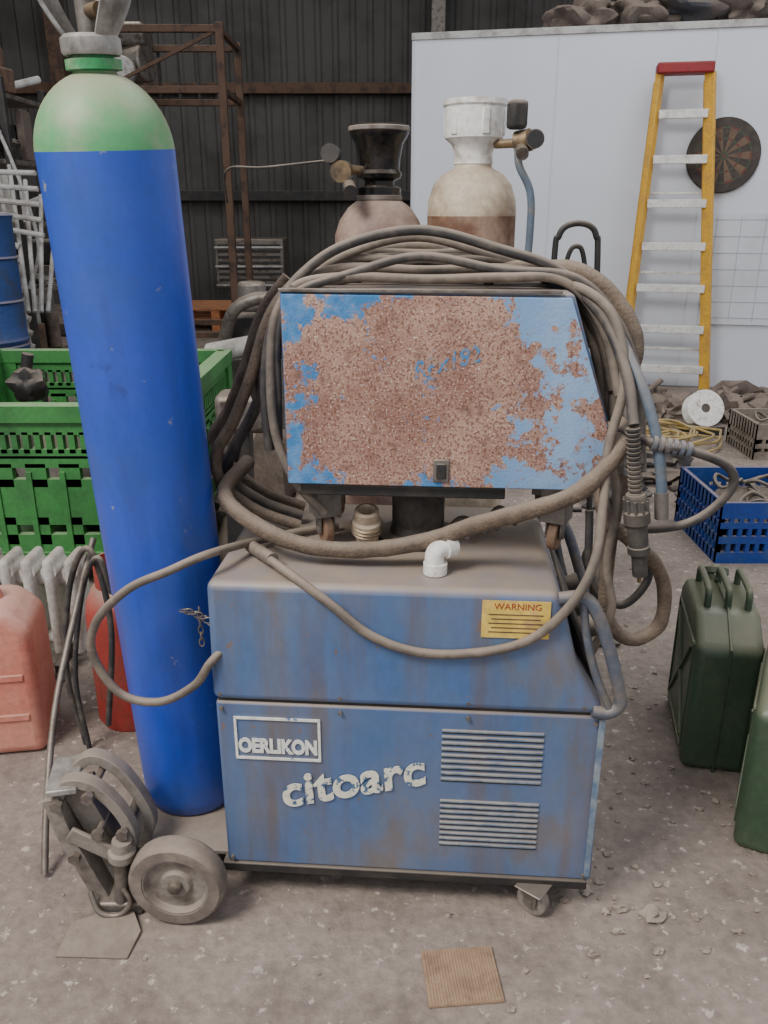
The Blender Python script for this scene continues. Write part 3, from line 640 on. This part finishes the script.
tube('loop',g,[(0.40,1.50,0.95),(0.415,1.45,0.86),(0.46,1.44,0.82),(0.51,1.44,0.775),(0.54,1.45,0.71),(0.537,1.45,0.635),(0.485,1.45,0.605),(0.436,1.45,0.65),(0.425,1.45,0.74),(0.43,1.46,0.83),(0.45,1.49,0.93)],0.0135,sleeve,seg=12,wob=0.12)
tube('loop_cable',g,[(0.41,1.47,0.99),(0.425,1.43,0.9),(0.415,1.42,0.78),(0.43,1.41,0.69),(0.40,1.41,0.60)],0.008,cable)
tube('loop_cable_back',g,[(0.43,1.55,1.0),(0.46,1.52,0.88),(0.50,1.50,0.80),(0.52,1.49,0.72),(0.47,1.49,0.66),(0.41,1.50,0.72),(0.40,1.52,0.85)],0.008,cable_dark)
g=group('welding_torch')
tube('lead',g,[(0.33,1.60,1.285),(0.395,1.53,1.22),(0.425,1.45,1.13),(0.432,1.40,1.05)],0.010,cable_dark)
bm=bmesh.new(); prof=[(0,0)]
for i in range(14): prof+= [(0.0125,i*0.0085),(0.0125,i*0.0085+0.004),(0.0098,i*0.0085+0.005),(0.0098,i*0.0085+0.008)]
prof+=[(0.012,0.12),(0,0.12)]
blathe(bm,prof,axis((0.431,1.40,1.045),(0.018,0,-0.13)),20); add('strain_spring',bm,dusty_black,g)
lathe('collar',g,[(0,0),(0.017,0),(0.02,0.006),(0.02,0.03),(0.0235,0.034),(0.0235,0.055),(0.018,0.06),(0.018,0.10),(0.02,0.102),(0.02,0.115),(0.014,0.12),(0.014,0.16),(0,0.16)],dusty_black,axis((0.448,1.40,0.925),(0.025,0,-0.16)),20)
for k in range(10):
    a=k*math.pi/5; cyl('grip_rib',g,(0.449+0.0205*math.cos(a),1.40+0.0205*math.sin(a),0.915),(0.4535+0.0205*math.cos(a),1.40+0.0205*math.sin(a),0.89),0.003,dusty_black,seg=8)
cyl('pin',g,(0.47,1.40,0.775),(0.473,1.40,0.752),0.004,brass,seg=10)
g=group('gas_hose')
tube('hose',g,[(0.40,1.50,1.03),(0.474,1.41,1.015),(0.55,1.40,1.00),(0.612,1.41,0.97),(0.625,1.42,0.925),(0.575,1.43,0.865),(0.50,1.44,0.842),(0.41,1.47,0.838)],0.0085,cable_dark)
bm=bmesh.new(); prof=[(0,0)]
for i in range(6): prof+=[(0.0145,i*0.012),(0.0145,i*0.012+0.007),(0.011,i*0.012+0.008),(0.011,i*0.012+0.011)]
prof+=[(0,0.075)]
blathe(bm,prof,axis((0.47,1.41,1.016),(0.07,-0.008,-0.012)),18); add('connector',bm,plast,g)
g=group('gas_hose')
tube('hose',g,[(0.30,1.66,1.285),(0.40,1.56,1.225),(0.445,1.46,1.13),(0.475,1.42,1.04),(0.492,1.41,0.96),(0.50,1.41,0.90)],0.010,hose_blue)
cyl('end_fitting',g,(0.497,1.41,0.925),(0.503,1.41,0.875),0.0125,steel)

# ================================================================ RIGHT SIDE
def jerry(loc,rot):
    g=group('jerry_can',loc,(0,0,rot))
    w,t,h=0.345,0.165,0.43
    prism('tank',g,[(-w/2,0.0),(w/2,0.0),(w/2,h*0.9),(w*0.36,h),(-w*0.2,h),(-w/2,h*0.84)],-t/2,t/2,olive,bevel=0.022,seg=4)
    bm=bmesh.new()
    for s in (-1,1):
        y=s*(t/2+0.001)
        for a,b_ in (((-0.12,0.07),(0.12,0.34)),((-0.12,0.34),(0.12,0.07))): bbeam(bm,(a[0],y,a[1]),(b_[0],y,b_[1]),0.014,0.008)
        for a,b_ in (((-0.14,0.05),(0.14,0.05)),((-0.14,0.36),(0.14,0.36)),((-0.14,0.05),(-0.14,0.36)),((0.14,0.05),(0.14,0.36))): bbeam(bm,(a[0],y,a[1]),(b_[0],y,b_[1]),0.008,0.006)
    add('embossing',bm,olive,g,bevel=0.002)
    prism('seam',g,[(-w/2-0.004,-0.0),(w/2+0.004,-0.0),(w/2+0.004,h*0.905),(w*0.365,h+0.004),(-w*0.2,h+0.004),(-w/2-0.004,h*0.85)],-0.003,0.003,olive,bevel=0.001)
    for y in (-0.05,0,0.05):
        tube('handle',g,[(-0.06,y,h-0.01),(-0.055,y,h+0.035),(-0.03,y,h+0.045),(0.07,y,h+0.045),(0.095,y,h+0.035),(0.10,y,h-0.01)],0.009,olive)
    cyl('spout',g,(0.115,0,h*0.90),(0.15,0,h*1.02),0.03,olive); cyl('spout_cap',g,(0.145,0,h*1.0),(0.157,0,h*1.045),0.036,olive,bevel=0.004)
    beam('clamp',g,(0.09,0,h+0.01),(0.165,0,h*1.06),0.02,0.008,olive)
jerry((0.905,2.0,0),math.radians(78))
jerry((0.965,1.67,0),math.radians(62))
def crate(name,x0,x1,y0,y1,h,mat,fill,fillh=0.45):
    g=group(name,)
    bm=bmesh.new()
    for (cx,cy,sx,sy) in (((x0+x1)/2,y0,x1-x0,0.012),((x0+x1)/2,y1,x1-x0,0.012),(x0,(y0+y1)/2,0.012,y1-y0),(x1,(y0+y1)/2,0.012,y1-y0)):
        for z0,z1 in ((0,0.05),(h*0.33,h*0.45),(h*0.58,h*0.68),(h-0.07,h)): bbox(bm,(cx,cy,(z0+z1)/2),(sx+ (0.012 if sx>0.1 else 0.006),sy+0.006,z1-z0))
        n=int(max(sx,sy)/0.04)
        for i in range(n+1):
            f=i/n-0.5
            bbox(bm,(cx+(f*sx if sx>0.1 else 0),cy+(f*sy if sy>0.1 else 0),h/2),(0.018,0.016,h-0.01))
    bbox(bm,((x0+x1)/2,(y0+y1)/2,0.01),(x1-x0,y1-y0,0.012))
    add('basket',bm,mat,g,smooth=False)
    random.seed(11)
    bm=bmesh.new()
    for i in range(14):
        cx=random.uniform(x0+.12,x1-.12);cy=random.uniform(y0+.1,y1-.1);cz=h*random.uniform(0.75,1.02);r=random.uniform(0.06,0.1)
        btube(bm,[(cx+r*math.cos(a),cy+r*math.sin(a)*0.8,cz+0.02*math.sin(a*2+i)) for a in [k*math.pi/4 for k in range(8)]],0.008,seg=7,n=4)
    add('cables',bm,fill,g)
    bm=bmesh.new(); lump(bm,((x0+x1)/2,(y0+y1)/2,h*0.45),((x1-x0)*0.45,(y1-y0)*0.44,h*0.42),3,0.3); add('contents',bm,dark,g)
crate('plastic_crate',1.40,2.0,3.22,3.72,0.27,crate_b,cable_dark)
crate('plastic_crate',2.20,2.8,4.75,5.15,0.22,crate_g,steel)
g=group('cable_reel')
mt=axis((2.12,5.38,0.17),(0.05,-1,0.45))
bm=bmesh.new(); blathe(bm,[(0.03,0),(0.122,0),(0.125,0.005),(0.122,0.01),(0.03,0.01),(0.03,0)],mt); add('disc_front',bm,white_cap,g)
bm=bmesh.new(); blathe(bm,[(0,-0.08),(0.055,-0.08),(0.055,0.002),(0,0.002)],mt); add('hub',bm,dark,g)
bm=bmesh.new(); blathe(bm,[(0.03,-0.09),(0.122,-0.09),(0.122,-0.08),(0.03,-0.08),(0.03,-0.09)],mt); add('disc_back',bm,white_cap,g)
box('stand',g,(2.12,5.42,0.03),(0.25,0.2,0.06),dark)
bm=bmesh.new()
for i in range(14):
    r=random.uniform(0.12,0.28);cx=1.72+random.uniform(-.15,.12);cy=5.2+random.uniform(-.15,.15)
    btube(bm,[(cx+1.3*r*math.cos(a),cy+r*math.sin(a),0.02+0.010*i*0.6+0.015*math.sin(3*a+i)) for a in [k*math.pi/4 for k in range(9)]],0.008,seg=7,n=4)
add('extension_cable',bm,yel_c)
bm=bmesh.new()
for i in range(46): lump(bm,(random.uniform(0.9,3.4),random.uniform(5.7,6.3),0.04),(random.uniform(.05,.2),random.uniform(.05,.13),random.uniform(.03,.12)),i,1.1,3)
for i in range(10):
    x=random.uniform(1.2,3.0); y=random.uniform(5.8,6.2); bcyl(bm,(x,y,0.03),(x+random.uniform(-.4,.4),y+0.1,random.uniform(0.03,0.25)),0.02,seg=8)
add('debris_heap',bm,sackm)
bm=bmesh.new()
for i in range(14): lump(bm,(random.uniform(0.95,1.7),random.uniform(3.9,4.7),0.04),(random.uniform(.04,.18),random.uniform(.04,.12),random.uniform(.03,.08)),i+40,1.1,3)
add('scrap_heap',bm,sack_b)

# ================================================================ FLOOR OBJECTS
g=group('pipe_clamp')
o_=0.045
strip('outer_band',g,[(-0.715+o_,0.26),(-0.69+o_,0.305),(-0.64+o_,0.300),(-0.59+o_,0.24),(-0.57+o_,0.17),(-0.59+o_,0.10)],1.385,1.415,0.022,rim)
strip('outer_band',g,[(-0.71+o_,0.28),(-0.66+o_,0.320),(-0.61+o_,0.295),(-0.57+o_,0.23),(-0.55+o_,0.16),(-0.57+o_,0.10)],1.45,1.48,0.022,rim)
strip('inner_band',g,[(-0.72+o_,0.28),(-0.705+o_,0.20),(-0.675+o_,0.11),(-0.64+o_,0.015)],1.375,1.425,0.032,rim)
strip('inner_plate',g,[(-0.68+o_,0.28),(-0.65+o_,0.20),(-0.62+o_,0.12),(-0.60+o_,0.06)],1.40,1.46,0.05,steel)
for x,z in ((-0.705,0.27),(-0.64,0.29),(-0.58,0.2),(-0.685,0.14),(-0.63,0.2)):
    cyl('bolt',g,(x+o_,1.368,z),(x+o_,1.49,z),0.008,steel,seg=12); cyl('bolt_head',g,(x+o_,1.362,z),(x+o_,1.374,z),0.013,steel,seg=6)
box('top_plate',g,(-0.705+o_,1.43,0.30),(0.06,0.12,0.014),grey_metal,bevel=0.003,rot=0.2)
box('base_shoe',g,(-0.605+o_,1.42,0.016),(0.10,0.13,0.03),steel,bevel=0.006)
cyl('screw_post',g,(-0.60+o_,1.37,0.03),(-0.585+o_,1.37,0.16),0.015,steel); lathe('screw_collar',g,[(0,0.0),(0.022,0),(0.028,0.008),(0.028,0.024),(0.022,0.03),(0.02,0.05),(0,0.05)],rim,axis((-0.588+o_,1.37,0.135),(0.1,0,1)))
beam('lever',g,(-0.69+o_,1.372,0.20),(-0.575+o_,1.372,0.13),0.010,0.035,rim)
tube('pull_ring',g,[(-0.66+o_,1.36,0.06),(-0.64+o_,1.345,0.02),(-0.60+o_,1.345,0.012),(-0.575+o_,1.35,0.04),(-0.59+o_,1.36,0.07)],0.006,steel)
def sheet(name,pts,mat,th=0.004):
    bm=bmesh.new(); a=[bm.verts.new((x,y,z)) for x,y,z in pts]; b_=[bm.verts.new((x,y,z+th)) for x,y,z in pts]
    n=len(pts); bm.faces.new(a); bm.faces.new(b_)
    for i in range(n): bm.faces.new((a[i],a[(i+1)%n],b_[(i+1)%n],b_[i]))
    add(name,bm,mat,bevel=0.001)
sheet('floor_mat',[(-0.65,1.335,0.001),(-0.655,1.25,0.001),(-0.51,1.245,0.001),(-0.50,1.31,0.004),(-0.525,1.352,0.012),(-0.595,1.352,0.008)],card_g)
g=group('cardboard_piece',(0.150,1.205,0.005),(0,0,math.radians(5)))
bm=bmesh.new()
for i in range(24):
    bbox(bm,(-0.068+i*0.00594,0.0,0.0),(0.0040,0.122,0.0050))
bbox(bm,(0,0,-0.001),(0.143,0.124,0.0045)); add('corrugated_sheet',bm,card,g,smooth=False)
random.seed(21)
bm=bmesh.new()
def stone_at(x,y,s,i): lump(bm,(x,y,s*0.35),(s,s*random.uniform(.5,.9),s*random.uniform(.4,.7)),i,0.9,2)
stone_at(0.50,1.37,0.018,1);stone_at(0.565,1.35,0.022,2);stone_at(0.48,1.31,0.012,3);stone_at(0.44,1.42,0.014,4)
for i in range(420):
    x=random.uniform(-1.4,1.6);y=random.uniform(1.0,3.2)
    stone_at(x,y,random.choice([0.003,0.003,0.004,0.005,0.008]),i+5)
for i in range(130):
    stone_at(random.uniform(0.35,1.2),random.uniform(1.2,1.9),random.choice([0.004,0.006,0.010]),i+300)
add('rubble',bm,stone)

bpy.context.view_layer.update()
for e in GROUPS:
    ch=[o for o in D.objects if o.parent==e]
    if not ch: continue
    P=[o.matrix_world@Vector(c) for o in ch for c in o.bound_box]
    c=Vector(((min(p.x for p in P)+max(p.x for p in P))/2,(min(p.y for p in P)+max(p.y for p in P))/2,min(p.z for p in P)))
    e.location=c
    for o in ch: o.location-=c

# ================================================================ LIGHT
w=D.worlds.new('World'); bpy.context.scene.world=w; w.use_nodes=True
w.node_tree.nodes['Background'].inputs[0].default_value=(0.92,0.94,1.0,1); w.node_tree.nodes['Background'].inputs[1].default_value=0.78
def area(name,loc,target,size,e,col=(1,1,1)):
    l=D.lights.new(name,'AREA'); l.energy=e; l.size=size; l.color=col; l.shape='SQUARE'
    o=D.objects.new(name,l); COL.objects.link(o); o.location=loc; o.rotation_euler=(Vector(target)-Vector(loc)).to_track_quat('-Z','Y').to_euler()
area('skylight_main',(-2.4,-0.6,4.6),(0,1.6,0.6),1.6,270,(1.0,0.96,0.91))
area('fill_rear',(2.2,4.3,5.8),(1.8,6.0,0.5),3.0,150,(0.96,0.98,1.0))  # added fill lamp that keeps the rear of the hall visible
area('fill_left',(-3.0,9.0,5.9),(-3.0,9.5,0.0),2.5,110,(1.0,0.98,0.95))  # added fill lamp, brightens the left background

# ================================================================ CAMERA
cam=D.cameras.new('camera'); co=D.objects.new('camera',cam); COL.objects.link(co)
cam.sensor_fit='VERTICAL'; cam.sensor_height=24.0; cam.lens=830/1024*24.0; cam.clip_start=0.05
co.location=(0,0,1.4); co.rotation_euler=(math.radians(90-20),0,0)
bpy.context.scene.camera=co
